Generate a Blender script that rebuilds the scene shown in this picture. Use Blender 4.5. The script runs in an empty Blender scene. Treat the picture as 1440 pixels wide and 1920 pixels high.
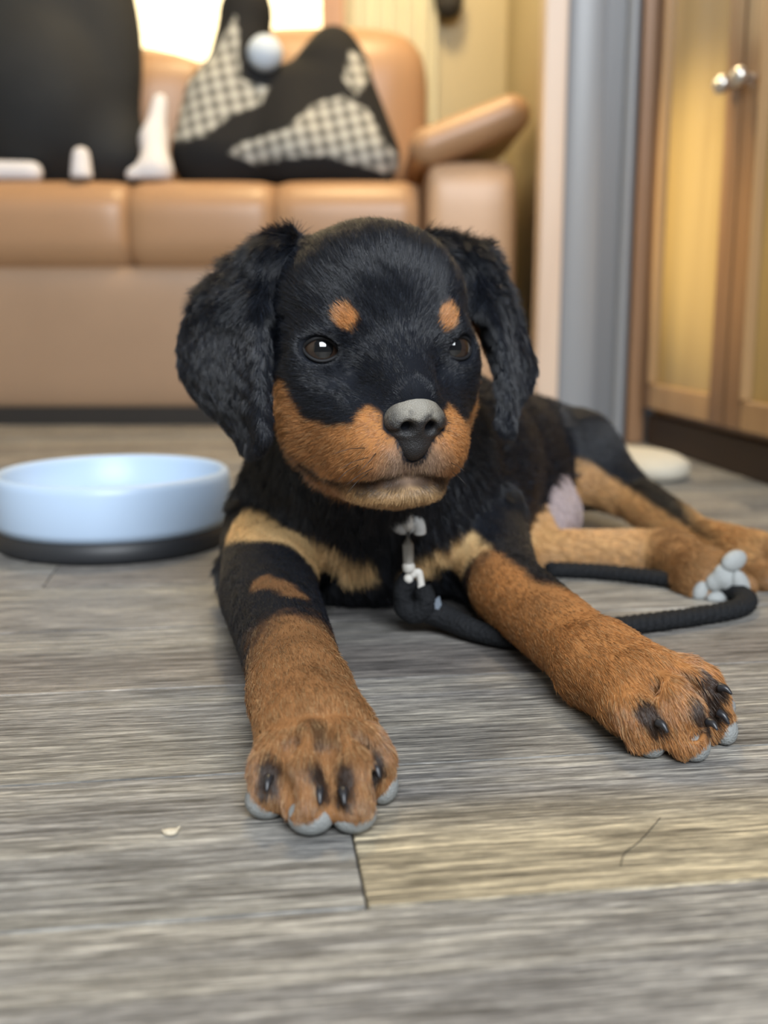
import bpy, bmesh, math, random
import numpy as np
from mathutils import Vector, Matrix

rng = np.random.default_rng(7)
random.seed(7)
scene = bpy.context.scene
COL = scene.collection

# ------------------------------------------------------------------ camera
FPX, CAM_H, PITCH = 2000.0, 0.21, math.atan(0.19)
CP, SP = math.cos(PITCH), math.sin(PITCH)
cam_data = bpy.data.cameras.new('camera')
cam = bpy.data.objects.new('camera', cam_data)
COL.objects.link(cam)
cam.location = (0, 0, CAM_H)
cam.rotation_euler = (math.pi / 2 - PITCH, 0, 0)
cam_data.sensor_fit = 'VERTICAL'
cam_data.sensor_height = 36.0
cam_data.lens = 36.0 * FPX / 1920.0
cam_data.clip_start = 0.01
cam_data.dof.use_dof = True
cam_data.dof.focus_distance = 0.532
cam_data.dof.aperture_fstop = 5.4
scene.camera = cam

# ------------------------------------------------------------------ light
scene.view_settings.view_transform = 'Standard'
scene.view_settings.look = 'None'
scene.view_settings.exposure = 0.0
scene.view_settings.gamma = 1.0
scene.view_settings.use_curve_mapping = False

world = bpy.data.worlds.new('world')
scene.world = world
world.use_nodes = True
bg = world.node_tree.nodes['Background']
bg.inputs['Color'].default_value = (0.80, 0.88, 1.0, 1)
bg.inputs['Strength'].default_value = 0.15


def area(name, loc, target, sx, sy, power, color):
    d = bpy.data.lights.new(name, 'AREA')
    d.shape = 'RECTANGLE'
    d.size, d.size_y = sx, sy
    d.energy, d.color = power, color
    o = bpy.data.objects.new(name, d)
    COL.objects.link(o)
    o.location = loc
    o.rotation_euler = (Vector(target) - Vector(loc)).to_track_quat('-Z', 'Y').to_euler()
    return o


# daylight from the open door and window behind the photographer
area('window_daylight', (0.35, -1.4, 1.75), (0.0, 0.9, 0.15), 1.5, 1.1, 118, (0.90, 0.95, 1.0))
area('side_window_daylight', (-1.9, 0.5, 1.3), (0.0, 0.9, 0.1), 0.9, 0.8, 18, (0.9, 0.95, 1.0))
# warm fill added overhead to gild the back wall; no lamp is seen
area('warm_wall_fill', (-0.05, 1.75, 1.85), (0.22, 2.3, 0.7), 0.3, 0.3, 26, (1.0, 0.76, 0.42))
# unseen warm spot added over the sofa to make the cabinet panel glow
sd = bpy.data.lights.new('cabinet_warm_fill', 'SPOT')
sd.energy, sd.color, sd.spot_size, sd.spot_blend, sd.shadow_soft_size = 230, (1.0, 0.80, 0.44), math.radians(15), 1.0, 0.03
so = bpy.data.objects.new('cabinet_warm_fill', sd)
COL.objects.link(so)
so.location = (-0.9, 1.75, 1.3)
so.rotation_euler = (Vector((0.43, 1.52, 0.34)) - so.location).to_track_quat('-Z', 'Y').to_euler()


# ------------------------------------------------------------------ pixel helpers (1440 x 1920 frame)
def ray(u, v):
    a, b = (u - 720.0) / FPX, (960.0 - v) / FPX
    return np.array([a, CP + b * SP, -SP + b * CP])


def P(u, v, Y):
    """point seen at pixel u, v at the distance Y in front of the camera"""
    d = ray(u, v)
    return np.array([0, 0, CAM_H]) + d * (Y / d[1])


def Z(u, v, z=0.0):
    """point seen at pixel u, v that lies at the height z over the floor"""
    d = ray(u, v)
    return np.array([0, 0, CAM_H]) + d * ((z - CAM_H) / d[2])


# ------------------------------------------------------------------ scene helpers
def link(name, data, parent=None):
    o = bpy.data.objects.new(name, data)
    COL.objects.link(o)
    if parent is not None:
        o.parent = parent
        o.matrix_parent_inverse = parent.matrix_world.inverted()
    return o


def empty(name, loc=(0, 0, 0)):
    o = bpy.data.objects.new(name, None)
    COL.objects.link(o)
    o.empty_display_size = 0.05
    o.location = loc
    o.matrix_world = Matrix.Translation(Vector(loc))
    return o


def tag(o, label=None, cat=None, group=None, kind=None):
    for k, val in (('label', label), ('category', cat), ('group', group), ('kind', kind)):
        if val:
            o[k] = val
    return o


def mesh_obj(name, verts, faces, mat, parent=None, smooth=True):
    me = bpy.data.meshes.new(name)
    me.from_pydata([tuple(map(float, q)) for q in verts], [], faces)
    me.materials.append(mat)
    if smooth:
        me.polygons.foreach_set('use_smooth', [True] * len(me.polygons))
    me.update()
    return link(name, me, parent)


def bm_obj(name, bm, mat, parent=None, smooth=False):
    bmesh.ops.recalc_face_normals(bm, faces=bm.faces)
    me = bpy.data.meshes.new(name)
    bm.to_mesh(me)
    bm.free()
    me.materials.append(mat)
    if smooth:
        me.polygons.foreach_set('use_smooth', [True] * len(me.polygons))
    return link(name, me, parent)


def box_bm(x0, x1, y0, y1, z0, z1, bevel=0.0, seg=2):
    bm = bmesh.new()
    bmesh.ops.create_cube(bm, size=1.0)
    for w in bm.verts:
        w.co = Vector((x0 + (x1 - x0) * (w.co.x + .5), y0 + (y1 - y0) * (w.co.y + .5), z0 + (z1 - z0) * (w.co.z + .5)))
    if bevel > 0:
        bmesh.ops.bevel(bm, geom=bm.edges[:], offset=bevel, segments=seg, profile=0.6, affect='EDGES')
    return bm


def box(name, x0, x1, y0, y1, z0, z1, mat, parent=None, bevel=0.0, seg=2):
    return bm_obj(name, box_bm(x0, x1, y0, y1, z0, z1, bevel, seg), mat, parent, smooth=bevel > 0.008)


def lathe(name, prof, mat, parent=None, n=72, center=(0, 0, 0)):
    vs, fs = [], []
    m = len(prof)
    for i in range(n):
        a = 2 * math.pi * i / n
        for r, z in prof:
            vs.append((center[0] + r * math.cos(a), center[1] + r * math.sin(a), center[2] + z))
    for i in range(n):
        j = (i + 1) % n
        for k in range(m - 1):
            fs.append((i * m + k, j * m + k, j * m + k + 1, i * m + k + 1))
    return mesh_obj(name, vs, fs, mat, parent)


def tube(name, pts, rad, mat, parent=None, n=12, squash=None, closed=False):
    """tube along points; rad a number or a list; squash = (width, height) scale of the cross-section"""
    pts = [Vector(q) for q in pts]
    m = len(pts)
    rads = [rad] * m if not hasattr(rad, '__len__') else rad
    vs, fs = [], []
    up = Vector((0, 0, 1))
    for i, q in enumerate(pts):
        if closed:
            t = pts[(i + 1) % m] - pts[i - 1]
        else:
            t = pts[min(i + 1, m - 1)] - pts[max(i - 1, 0)]
        t.normalize()
        s = t.cross(up)
        if s.length < 1e-3:
            s = t.cross(Vector((0, 1, 0)))
        s.normalize()
        w = s.cross(t)
        a, b = squash or (1, 1)
        for k in range(n):
            c = 2 * math.pi * k / n
            vs.append(q + s * (math.cos(c) * rads[i] * a) + w * (math.sin(c) * rads[i] * b))
    for i in range(m if closed else m - 1):
        j = (i + 1) % m
        for k in range(n):
            l = (k + 1) % n
            fs.append((i * n + k, i * n + l, j * n + l, j * n + k))
    if not closed:
        fs.append(tuple(range(n))[::-1])
        fs.append(tuple((m - 1) * n + k for k in range(n)))
    return mesh_obj(name, vs, fs, mat, parent)


def spline(pts, n=8):
    """Catmull-Rom through the points"""
    pts = [np.array(q, float) for q in pts]
    e = [2 * pts[0] - pts[1]] + pts + [2 * pts[-1] - pts[-2]]
    out = []
    for i in range(1, len(e) - 2):
        for k in range(n):
            t = k / n
            a, b, c, d = e[i - 1], e[i], e[i + 1], e[i + 2]
            out.append(.5 * (2 * b + (c - a) * t + (2 * a - 5 * b + 4 * c - d) * t * t + (3 * b - a - 3 * c + d) * t ** 3))
    out.append(pts[-1])
    return out


# ------------------------------------------------------------------ materials
def new_mat(name):
    m = bpy.data.materials.new(name)
    m.use_nodes = True
    nt = m.node_tree
    return m, nt, nt.nodes['Principled BSDF']


def plain(name, color, rough=0.5, metal=0.0, spec=0.5, bump=0.0, bump_scale=200.0, var=0.0, var_scale=8.0, coat=0.0):
    m, nt, b = new_mat(name)
    b.inputs['Roughness'].default_value = rough
    b.inputs['Metallic'].default_value = metal
    b.inputs['Specular IOR Level'].default_value = spec
    b.inputs['Coat Weight'].default_value = coat
    tc = nt.nodes.new('ShaderNodeTexCoord')
    no = nt.nodes.new('ShaderNodeTexNoise')
    no.inputs['Scale'].default_value = var_scale
    no.inputs['Detail'].default_value = 4
    nt.links.new(tc.outputs['Object'], no.inputs['Vector'])
    mx = nt.nodes.new('ShaderNodeMix')
    mx.data_type = 'RGBA'
    mx.inputs['A'].default_value = tuple(c * (1 - var) for c in color) + (1,)
    mx.inputs['B'].default_value = tuple(min(1, c * (1 + var)) for c in color) + (1,)
    nt.links.new(no.outputs['Fac'], mx.inputs['Factor'])
    nt.links.new(mx.outputs['Result'], b.inputs['Base Color'])
    if bump > 0:
        n2 = nt.nodes.new('ShaderNodeTexNoise')
        n2.inputs['Scale'].default_value = bump_scale
        n2.inputs['Detail'].default_value = 3
        nt.links.new(tc.outputs['Object'], n2.inputs['Vector'])
        bp = nt.nodes.new('ShaderNodeBump')
        bp.inputs['Strength'].default_value = bump
        bp.inputs['Distance'].default_value = 0.002
        nt.links.new(n2.outputs['Fac'], bp.inputs['Height'])
        nt.links.new(bp.outputs['Normal'], b.inputs['Normal'])
    return m


def attr_mat(name, attr='col', rough=0.6, spec=0.3, bump=0.0, bump_scale=300.0):
    m, nt, b = new_mat(name)
    at = nt.nodes.new('ShaderNodeAttribute')
    at.attribute_name = attr
    nt.links.new(at.outputs['Color'], b.inputs['Base Color'])
    b.inputs['Roughness'].default_value = rough
    b.inputs['Specular IOR Level'].default_value = spec
    if bump > 0:
        tc = nt.nodes.new('ShaderNodeTexCoord')
        n2 = nt.nodes.new('ShaderNodeTexNoise')
        n2.inputs['Scale'].default_value = bump_scale
        nt.links.new(tc.outputs['Object'], n2.inputs['Vector'])
        bp = nt.nodes.new('ShaderNodeBump')
        bp.inputs['Strength'].default_value = bump
        bp.inputs['Distance'].default_value = 0.002
        nt.links.new(n2.outputs['Fac'], bp.inputs['Height'])
        nt.links.new(bp.outputs['Normal'], b.inputs['Normal'])
    return m


def wood(name, dark, light, rough=0.4, axis=2, scale=1.0, coat=0.0):
    """stained wood, grain along the object axis 0, 1 or 2"""
    m, nt, b = new_mat(name)
    tc = nt.nodes.new('ShaderNodeTexCoord')
    mp = nt.nodes.new('ShaderNodeMapping')
    s = [26.0 * scale] * 3
    s[axis] = 1.6 * scale
    mp.inputs['Scale'].default_value = s
    no = nt.nodes.new('ShaderNodeTexNoise')
    no.inputs['Scale'].default_value = 1.0
    no.inputs['Detail'].default_value = 6
    no.inputs['Distortion'].default_value = 0.6
    cr = nt.nodes.new('ShaderNodeValToRGB')
    cr.color_ramp.elements[0].position = 0.3
    cr.color_ramp.elements[0].color = dark + (1,)
    cr.color_ramp.elements[1].position = 0.7
    cr.color_ramp.elements[1].color = light + (1,)
    nt.links.new(tc.outputs['Object'], mp.inputs['Vector'])
    nt.links.new(mp.outputs['Vector'], no.inputs['Vector'])
    nt.links.new(no.outputs['Fac'], cr.inputs['Fac'])
    nt.links.new(cr.outputs['Color'], b.inputs['Base Color'])
    b.inputs['Roughness'].default_value = rough
    b.inputs['Coat Weight'].default_value = coat
    b.inputs['Coat Roughness'].default_value = 0.15
    return m
# ================================================================== solid modelling: smooth unions on a grid
class Prim:
    __slots__ = ('kind', 'a', 'b', 'ra', 'rb', 'rad', 'M', 'k', 'grp', 'flow', 'lo', 'hi', 'c')


def _bounds(p, pts, r):
    pts = np.array(pts)
    p.lo, p.hi = pts.min(0) - r, pts.max(0) + r


def ell(c, rad, k=0.01, grp='body', flow=(0, 1, 0), M=None):
    p = Prim()
    p.kind, p.a, p.rad, p.k, p.grp, p.flow = 'e', np.array(c, float), np.array(rad, float), k, grp, flow
    p.M = np.eye(3) if M is None else np.array(M, float)      # rows = axes
    _bounds(p, [p.a], max(rad) + abs(k) + 0.008)
    return p


def cone(a, b, ra, rb, k=0.01, grp='body', flow=None):
    p = Prim()
    p.kind, p.a, p.b, p.ra, p.rb, p.k, p.grp = 'c', np.array(a, float), np.array(b, float), ra, rb, k, grp
    p.flow = (p.b - p.a) if flow is None else flow
    _bounds(p, [p.a, p.b], max(ra, rb) + abs(k) + 0.008)
    return p


def tri(a, b, c, r, k=0.003, grp='ear', flow=(0, 0, -1)):
    p = Prim()
    p.kind, p.a, p.b, p.c, p.ra, p.k, p.grp, p.flow = 't', np.array(a, float), np.array(b, float), np.array(c, float), r, k, grp, flow
    _bounds(p, [p.a, p.b, p.c], r + k + 0.008)
    return p


def hard(lst, k, grp):
    """the plain union of several shapes as one shape"""
    p = Prim()
    p.kind, p.a, p.k, p.grp, p.flow = 'g', lst, k, grp, None
    p.lo = np.min([q.lo for q in lst], 0) - k
    p.hi = np.max([q.hi for q in lst], 0) + k
    return p


def chain(pts, rads, k, grp):
    return hard([cone(pts[i], pts[i + 1], rads[i], rads[i + 1], .001, grp) for i in range(len(pts) - 1)], k, grp)


def leaves(lst):
    out = []
    for p in lst:
        out += p.a if p.kind == 'g' else [p]
    return out


def sdf(p, X, Y, Zc):
    if p.kind == 'g':
        d = sdf(p.a[0], X, Y, Zc)
        for q in p.a[1:]:
            d = np.minimum(d, sdf(q, X, Y, Zc))
        return d
    if p.kind == 'e':
        x, y, z = X - p.a[0], Y - p.a[1], Zc - p.a[2]
        q = [p.M[i][0] * x + p.M[i][1] * y + p.M[i][2] * z for i in range(3)]
        k0 = np.sqrt(sum((q[i] / p.rad[i]) ** 2 for i in range(3)))
        k1 = np.sqrt(sum((q[i] / p.rad[i] ** 2) ** 2 for i in range(3))) + 1e-9
        return k0 * (k0 - 1) / k1
    if p.kind == 'c':
        x, y, z = X - p.a[0], Y - p.a[1], Zc - p.a[2]
        ba = p.b - p.a
        L = float(ba @ ba) + 1e-12
        t = np.clip((x * ba[0] + y * ba[1] + z * ba[2]) / L, 0, 1)
        return np.sqrt((x - t * ba[0]) ** 2 + (y - t * ba[1]) ** 2 + (z - t * ba[2]) ** 2) - (p.ra + (p.rb - p.ra) * t)
    # triangle
    def seg(o, e):
        x, y, z = X - o[0], Y - o[1], Zc - o[2]
        t = np.clip((x * e[0] + y * e[1] + z * e[2]) / (float(e @ e) + 1e-12), 0, 1)
        return (x - t * e[0]) ** 2 + (y - t * e[1]) ** 2 + (z - t * e[2]) ** 2
    e0, e1, e2 = p.b - p.a, p.c - p.b, p.a - p.c
    n = np.cross(e0, p.c - p.a)
    n /= np.linalg.norm(n) + 1e-12
    ins = None
    for o, e in ((p.a, e0), (p.b, e1), (p.c, e2)):
        m = np.cross(n, e)
        s = (X - o[0]) * m[0] + (Y - o[1]) * m[1] + (Zc - o[2]) * m[2] >= 0
        ins = s if ins is None else ins & s
    pl = ((X - p.a[0]) * n[0] + (Y - p.a[1]) * n[1] + (Zc - p.a[2]) * n[2]) ** 2
    ed = np.minimum(np.minimum(seg(p.a, e0), seg(p.b, e1)), seg(p.c, e2))
    return np.sqrt(np.where(ins, pl, ed)) - p.ra


def smin(a, b, k):
    h = np.maximum(k - np.abs(a - b), 0) / k
    return np.minimum(a, b) - h * h * k * .25


def field(prims, cuts, gx, gy, gz, floor=None):
    gx, gy, gz = (np.asarray(g, np.float32) for g in (gx, gy, gz))
    D = np.full((len(gx), len(gy), len(gz)), 0.05, np.float32)
    for lst, sgn in ((prims, 1), (cuts, -1)):
        for p in lst:
            i0, i1 = np.searchsorted(gx, [p.lo[0], p.hi[0]])
            j0, j1 = np.searchsorted(gy, [p.lo[1], p.hi[1]])
            k0, k1 = np.searchsorted(gz, [p.lo[2], p.hi[2]])
            if i1 <= i0 or j1 <= j0 or k1 <= k0:
                continue
            d = sdf(p, gx[i0:i1, None, None], gy[None, j0:j1, None], gz[None, None, k0:k1])
            s = D[i0:i1, j0:j1, k0:k1]
            if sgn > 0:
                D[i0:i1, j0:j1, k0:k1] = smin(s, d, p.k)
            else:
                D[i0:i1, j0:j1, k0:k1] = -smin(-s, d, p.k)
    if floor is not None:
        D = np.maximum(D, floor - gz[None, None, :])
    return D


def surface_net(D, gx, gy, gz, smooth=2):
    """one vertex for each cell the surface crosses, one quad for each crossed grid edge"""
    S = D < 0
    nx, ny, nz = D.shape
    cnt = np.zeros((nx - 1, ny - 1, nz - 1), np.uint8)
    for a in (0, 1):
        for b in (0, 1):
            for c in (0, 1):
                cnt += S[a:nx - 1 + a, b:ny - 1 + b, c:nz - 1 + c]
    act = np.nonzero((cnt > 0) & (cnt < 8))
    I, J, K = act
    idx = np.full(cnt.shape, -1, np.int32)
    idx[act] = np.arange(len(I))
    acc = np.zeros((len(I), 3))
    num = np.zeros(len(I))
    G = (np.asarray(gx, float), np.asarray(gy, float), np.asarray(gz, float))
    for ax in range(3):
        o1, o2 = [q for q in range(3) if q != ax]
        for s1 in (0, 1):
            for s2 in (0, 1):
                o = [0, 0, 0]
                o[o1], o[o2] = s1, s2
                A = [I + o[0], J + o[1], K + o[2]]
                B = list(A)
                B[ax] = A[ax] + 1
                da, db = D[tuple(A)].astype(float), D[tuple(B)].astype(float)
                m = (da < 0) != (db < 0)
                t = np.where(m, da / np.where(m, da - db, 1), 0)
                pt = np.stack([G[q][A[q]] for q in range(3)], 1)
                pt[:, ax] += t * (G[ax][B[ax]] - G[ax][A[ax]])
                acc += pt * m[:, None]
                num += m
    V = acc / num[:, None]
    quads = []
    for ax in range(3):
        o1, o2 = [(1, 2), (2, 0), (0, 1)][ax]
        lo = [slice(1, -1)] * 3
        lo[ax] = slice(0, -1)
        hi = list(lo)
        hi[ax] = slice(1, None)
        sa, sb = S[tuple(lo)], S[tuple(hi)]
        e = np.nonzero(sa != sb)
        flip = sa[e]
        base = [e[q] + (0 if q == ax else 1) for q in range(3)]

        def cell(d1, d2):
            c = list(base)
            c[o1] = base[o1] + d1
            c[o2] = base[o2] + d2
            return idx[tuple(c)]
        q = np.stack([cell(-1, -1), cell(0, -1), cell(0, 0), cell(-1, 0)], 1)
        q = np.where(flip[:, None], q, q[:, ::-1])
        quads.append(q)
    Q = np.concatenate(quads)
    Q = Q[(Q >= 0).all(1)]
    for _ in range(smooth):
        s = np.zeros_like(V)
        w = np.zeros(len(V))
        for a in range(4):
            b = (a + 1) % 4
            np.add.at(s, Q[:, a], V[Q[:, b]])
            np.add.at(w, Q[:, a], 1)
        V = V * .5 + s / np.maximum(w, 1)[:, None] * .5
    return V, Q


def quad_mesh(name, V, Q, mat, parent=None, col=None):
    me = bpy.data.meshes.new(name)
    me.vertices.add(len(V))
    me.vertices.foreach_set('co', V.astype(np.float32).ravel())
    me.loops.add(len(Q) * 4)
    me.loops.foreach_set('vertex_index', Q.astype(np.int32).ravel())
    me.polygons.add(len(Q))
    me.polygons.foreach_set('loop_start', np.arange(0, len(Q) * 4, 4, dtype=np.int32))
    me.polygons.foreach_set('use_smooth', np.ones(len(Q), bool))
    me.update(calc_edges=True)
    me.validate()
    me.materials.append(mat)
    if col is not None:
        at = me.color_attributes.new('col', 'FLOAT_COLOR', 'POINT')
        at.data.foreach_set('color', np.concatenate([col, np.ones((len(col), 1))], 1).astype(np.float32).ravel())
    return link(name, me, parent)


def solid(name, prims, mat, parent=None, cuts=(), step=0.002, floor=None, smooth=2, colf=None):
    lo = np.min([p.lo for p in prims], 0)
    hi = np.max([p.hi for p in prims], 0)
    g = [np.arange(lo[i], hi[i] + step, step) for i in range(3)]
    D = field(prims, list(cuts), *g, floor=floor)
    V, Q = surface_net(D, *g, smooth=smooth)
    return quad_mesh(name, V, Q, mat, parent, colf(V) if colf else None)


def sstep(a, b, x):
    t = np.clip((x - a) / (b - a), 0, 1)
    return t * t * (3 - 2 * t)


def wob(p, f, seed):
    """smooth pseudo-noise in -1..1 from sines"""
    r = np.random.default_rng(seed)
    o = 0
    for _ in range(5):
        d = r.normal(size=3) * f
        o = o + np.sin(p @ d + r.uniform(0, 6.28))
    return o / 3.2


# ================================================================== the room
# --- floor of vinyl planks
def plank_mat():
    m, nt, b = new_mat('vinyl_plank')
    N, Lk = nt.nodes.new, nt.links.new
    tc = N('ShaderNodeTexCoord')
    oi = N('ShaderNodeObjectInfo')
    mul = N('ShaderNodeMath'); mul.operation = 'MULTIPLY'; mul.inputs[1].default_value = 37.0
    Lk(oi.outputs['Random'], mul.inputs[0])
    cmb = N('ShaderNodeCombineXYZ')
    Lk(mul.outputs[0], cmb.inputs['X']); Lk(mul.outputs[0], cmb.inputs['Z'])
    add = N('ShaderNodeVectorMath'); add.operation = 'ADD'
    Lk(tc.outputs['Object'], add.inputs[0]); Lk(cmb.outputs[0], add.inputs[1])

    def noise(sx, sy, detail, dist=0.0, rough=.6):
        mp = N('ShaderNodeMapping'); mp.inputs['Scale'].default_value = (sx, sy, 1)
        Lk(add.outputs[0], mp.inputs['Vector'])
        n = N('ShaderNodeTexNoise'); n.inputs['Scale'].default_value = 1.0
        n.inputs['Detail'].default_value = detail; n.inputs['Distortion'].default_value = dist
        n.inputs['Roughness'].default_value = rough
        Lk(mp.outputs[0], n.inputs['Vector'])
        return n.outputs['Fac']

    def ramp(fac, e):
        r = N('ShaderNodeValToRGB')
        r.color_ramp.elements[0].position, r.color_ramp.elements[0].color = e[0][0], e[0][1] + (1,)
        r.color_ramp.elements[1].position, r.color_ramp.elements[1].color = e[-1][0], e[-1][1] + (1,)
        for p, c in e[1:-1]:
            q = r.color_ramp.elements.new(p); q.color = c + (1,)
        Lk(fac, r.inputs['Fac'])
        return r.outputs['Color']

    def mixc(kind, f, a, c):
        x = N('ShaderNodeMix'); x.data_type = 'RGBA'; x.blend_type = kind
        if isinstance(f, float):
            x.inputs['Factor'].default_value = f
        else:
            Lk(f, x.inputs['Factor'])
        for s, v in (('A', a), ('B', c)):
            if isinstance(v, tuple):
                x.inputs[s].default_value = v
            else:
                Lk(v, x.inputs[s])
        return x.outputs['Result']

    broad = noise(1.6, 17, 3, .8)
    streak = noise(17, 400, 5, .25, .75)
    fine = noise(60, 1200, 3, .1, .75)
    base = ramp(broad, [(.30, (.120, .118, .118)), (.48, (.175, .171, .166)), (.60, (.235, .224, .203)), (.72, (.150, .146, .142))])
    sx = N('ShaderNodeSeparateXYZ'); Lk(tc.outputs['Object'], sx.inputs[0])
    mr = N('ShaderNodeMapRange'); mr.interpolation_type = 'SMOOTHSTEP'
    mr.inputs['From Min'].default_value = .030; mr.inputs['From Max'].default_value = -.030
    jit = N('ShaderNodeMath'); jit.operation = 'MULTIPLY_ADD'; jit.inputs[1].default_value = .09
    Lk(broad, jit.inputs[0]); Lk(sx.outputs['Y'], jit.inputs[2])
    off_ = N('ShaderNodeMath'); off_.operation = 'SUBTRACT'; off_.inputs[1].default_value = .045
    Lk(jit.outputs[0], off_.inputs[0]); Lk(off_.outputs[0], mr.inputs['Value'])
    tint = mixc('MIX', mr.outputs['Result'], (1.06, 1.04, 1.0, 1), oi.outputs['Color'])
    base = mixc('MULTIPLY', 1.0, base, tint)
    base = mixc('MULTIPLY', 1.0, base, (.985, 1.0, 1.02, 1))
    st = ramp(streak, [(.37, (.30, .30, .31)), (.5, (1., 1., 1.)), (.63, (2.1, 2.07, 2.0))])
    col = mixc('MULTIPLY', .85, base, st)
    fi = ramp(fine, [(.38, (.50, .50, .50)), (.5, (1, 1, 1)), (.62, (1.6, 1.58, 1.54))])
    col = mixc('MULTIPLY', .8, col, fi)
    Lk(col, b.inputs['Base Color'])
    b.inputs['Roughness'].default_value = .46
    b.inputs['Specular IOR Level'].default_value = .35
    bp = N('ShaderNodeBump'); bp.inputs['Strength'].default_value = .35; bp.inputs['Distance'].default_value = .0006
    sm = N('ShaderNodeMath'); sm.operation = 'ADD'
    Lk(streak, sm.inputs[0]); Lk(fine, sm.inputs[1]); Lk(sm.outputs[0], bp.inputs['Height'])
    Lk(bp.outputs['Normal'], b.inputs['Normal'])
    return m


M_PLANK = plank_mat()
M_SUB = plain('plank_joint', (.025, .023, .022), .8)
floor = box('floor', -2.4, 2.4, -1.6, 3.0, -.06, -.0045, M_SUB)
tag(floor, kind='structure')
FANG = math.radians(7.4)
PW, PL, SEAM = .1190, .92, .346
e1, e2 = Vector((math.cos(FANG), math.sin(FANG), 0)), Vector((-math.sin(FANG), math.cos(FANG), 0))
pm = bpy.data.meshes.new('plank')
bmp = box_bm(-PL / 2 + .0004, PL / 2 - .0004, -PW / 2 + .0004, PW / 2 - .0004, -.0045, 0, .0006, 1)
bmp.to_mesh(pm); bmp.free()
pm.materials.append(M_PLANK)
rp = random.Random(5)
for row in range(-16, 24):
    off = .039 if row == 0 else rp.uniform(0, PL)
    for k in range(-4, 4):
        cx, cy = off + (k + .5) * PL, SEAM + (row + .5) * PW
        c = e1 * cx + e2 * cy
        if not (-2.0 < c.x < 2.0 and -1.3 < c.y < 2.75):
            continue
        o = link('plank', pm, floor)
        o.location = c
        o.rotation_euler = (0, 0, FANG)
        g = rp.uniform(.82, 1.15)
        w = rp.uniform(-.04, .07)
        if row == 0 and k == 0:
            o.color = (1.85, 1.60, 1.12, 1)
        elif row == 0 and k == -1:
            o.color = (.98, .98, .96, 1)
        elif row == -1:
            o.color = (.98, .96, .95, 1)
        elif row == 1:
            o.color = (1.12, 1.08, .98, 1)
        else:
            o.color = (g * (1 + w), g, g * (1 - w), 1)

# --- walls of the slide-out behind the sofa
M_WALL = plain('wallboard_olive', (.46, .385, .225), .55, var=.06, var_scale=3)
M_WALLD = plain('wallboard_left', (.40, .35, .26), .6, var=.06, var_scale=3)
M_TRIMW = wood('window_trim_wood', (.30, .145, .045), (.46, .24, .085), .4, axis=2)
YB = 2.62
WX0, WX1, WZ0, WZ1 = -1.25, -.135, .765, 1.45
wall_back = box('wall_back', -1.7, WX0, YB, YB + .05, 0, 2.0, M_WALL)
tag(wall_back, kind='structure')
for nm, a in (('wall_section', (WX1, .60, YB, YB + .05, 0, 2.0)), ('wall_section', (WX0, WX1, YB, YB + .05, 0, WZ0)), ('wall_section', (WX0, WX1, YB, YB + .05, WZ1, 2.0))):
    box(nm, *a, M_WALL, wall_back)
wall_right = box('wall_right', .283, .33, 1.76, YB, 0, 2.0, M_WALL)
tag(wall_right, kind='structure')
wall_left = box('wall_left', -1.75, -1.70, -1.6, YB + .05, 0, 2.0, M_WALLD)
tag(wall_left, kind='structure')
ceiling = box('ceiling', -1.75, 1.3, 1.0, YB + .05, 2.0, 2.05, plain('ceiling_white', (.6, .58, .52), .7))
tag(ceiling, kind='structure')

# window with a sunlit pleated shade
window = empty('window_1', ((WX0 + WX1) / 2, YB, WZ0))
tag(window, kind='structure')
m, nt, b = new_mat('sunlit_shade')
b.inputs['Base Color'].default_value = (.9, .8, .6, 1)
b.inputs['Emission Color'].default_value = (1.0, .86, .50, 1)
b.inputs['Emission Strength'].default_value = 2.3
M_SHADE = m
vs, fs = [], []
nf = 26
for i in range(nf * 2 + 1):
    z = WZ0 + (WZ1 - WZ0) * i / (nf * 2)
    y = YB + .022 + (.008 if i % 2 else 0)
    vs += [(WX0, y, z), (WX1, y, z)]
for i in range(nf * 2):
    fs.append((2 * i, 2 * i + 1, 2 * i + 3, 2 * i + 2))
mesh_obj('shade', vs, fs, M_SHADE, window, smooth=False)
for a in ((WX0 - .045, WX0 + .008), (WX1 - .008, WX1 + .045)):
    box('window_frame', a[0], a[1], YB - .018, YB + .03, WZ0 - .04, WZ1 + .04, M_TRIMW, window, .004)
box('window_sill', WX0 - .045, WX1 + .045, YB - .030, YB + .03, WZ0 - .05, WZ0 + .004, M_TRIMW, window, .004)

# pale curtain beside the window
M_CURT = plain('curtain_cloth', (.60, .56, .40), .85, var=.08, var_scale=20)
vs, fs = [], []
nc = 40
for i in range(nc + 1):
    t = i / nc
    x = -.070 + .19 * t
    y = YB - .035 + .010 * math.sin(t * 34)
    vs += [(x, y, .42), (x, y, 1.6), (x, y + .004, .42), (x, y + .004, 1.6)]
for i in range(nc):
    a, c = 4 * i, 4 * i + 4
    fs += [(a, c, c + 1, a + 1), (a + 3, c + 3, c + 2, a + 2)]
cu_ = mesh_obj('curtain', vs, fs, M_CURT)
tag(cu_, 'pale cream curtain hanging beside the window behind the sofa corner', 'curtain')
# dark bag on the wall at the top edge
q = P(838, 5, YB - .04)
hb = solid('hanging_bag', [cone(q + [0, 0, .06], q + [.004, 0, -.005], .020, .030, .01), ell(q + [.004, 0, .02], (.034, .022, .045), .01)], plain('bag_cloth', (.022, .019, .015), .8), step=.003)
tag(hb, 'small dark pouch hanging on the wall beside the curtain', 'pouch')

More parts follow.
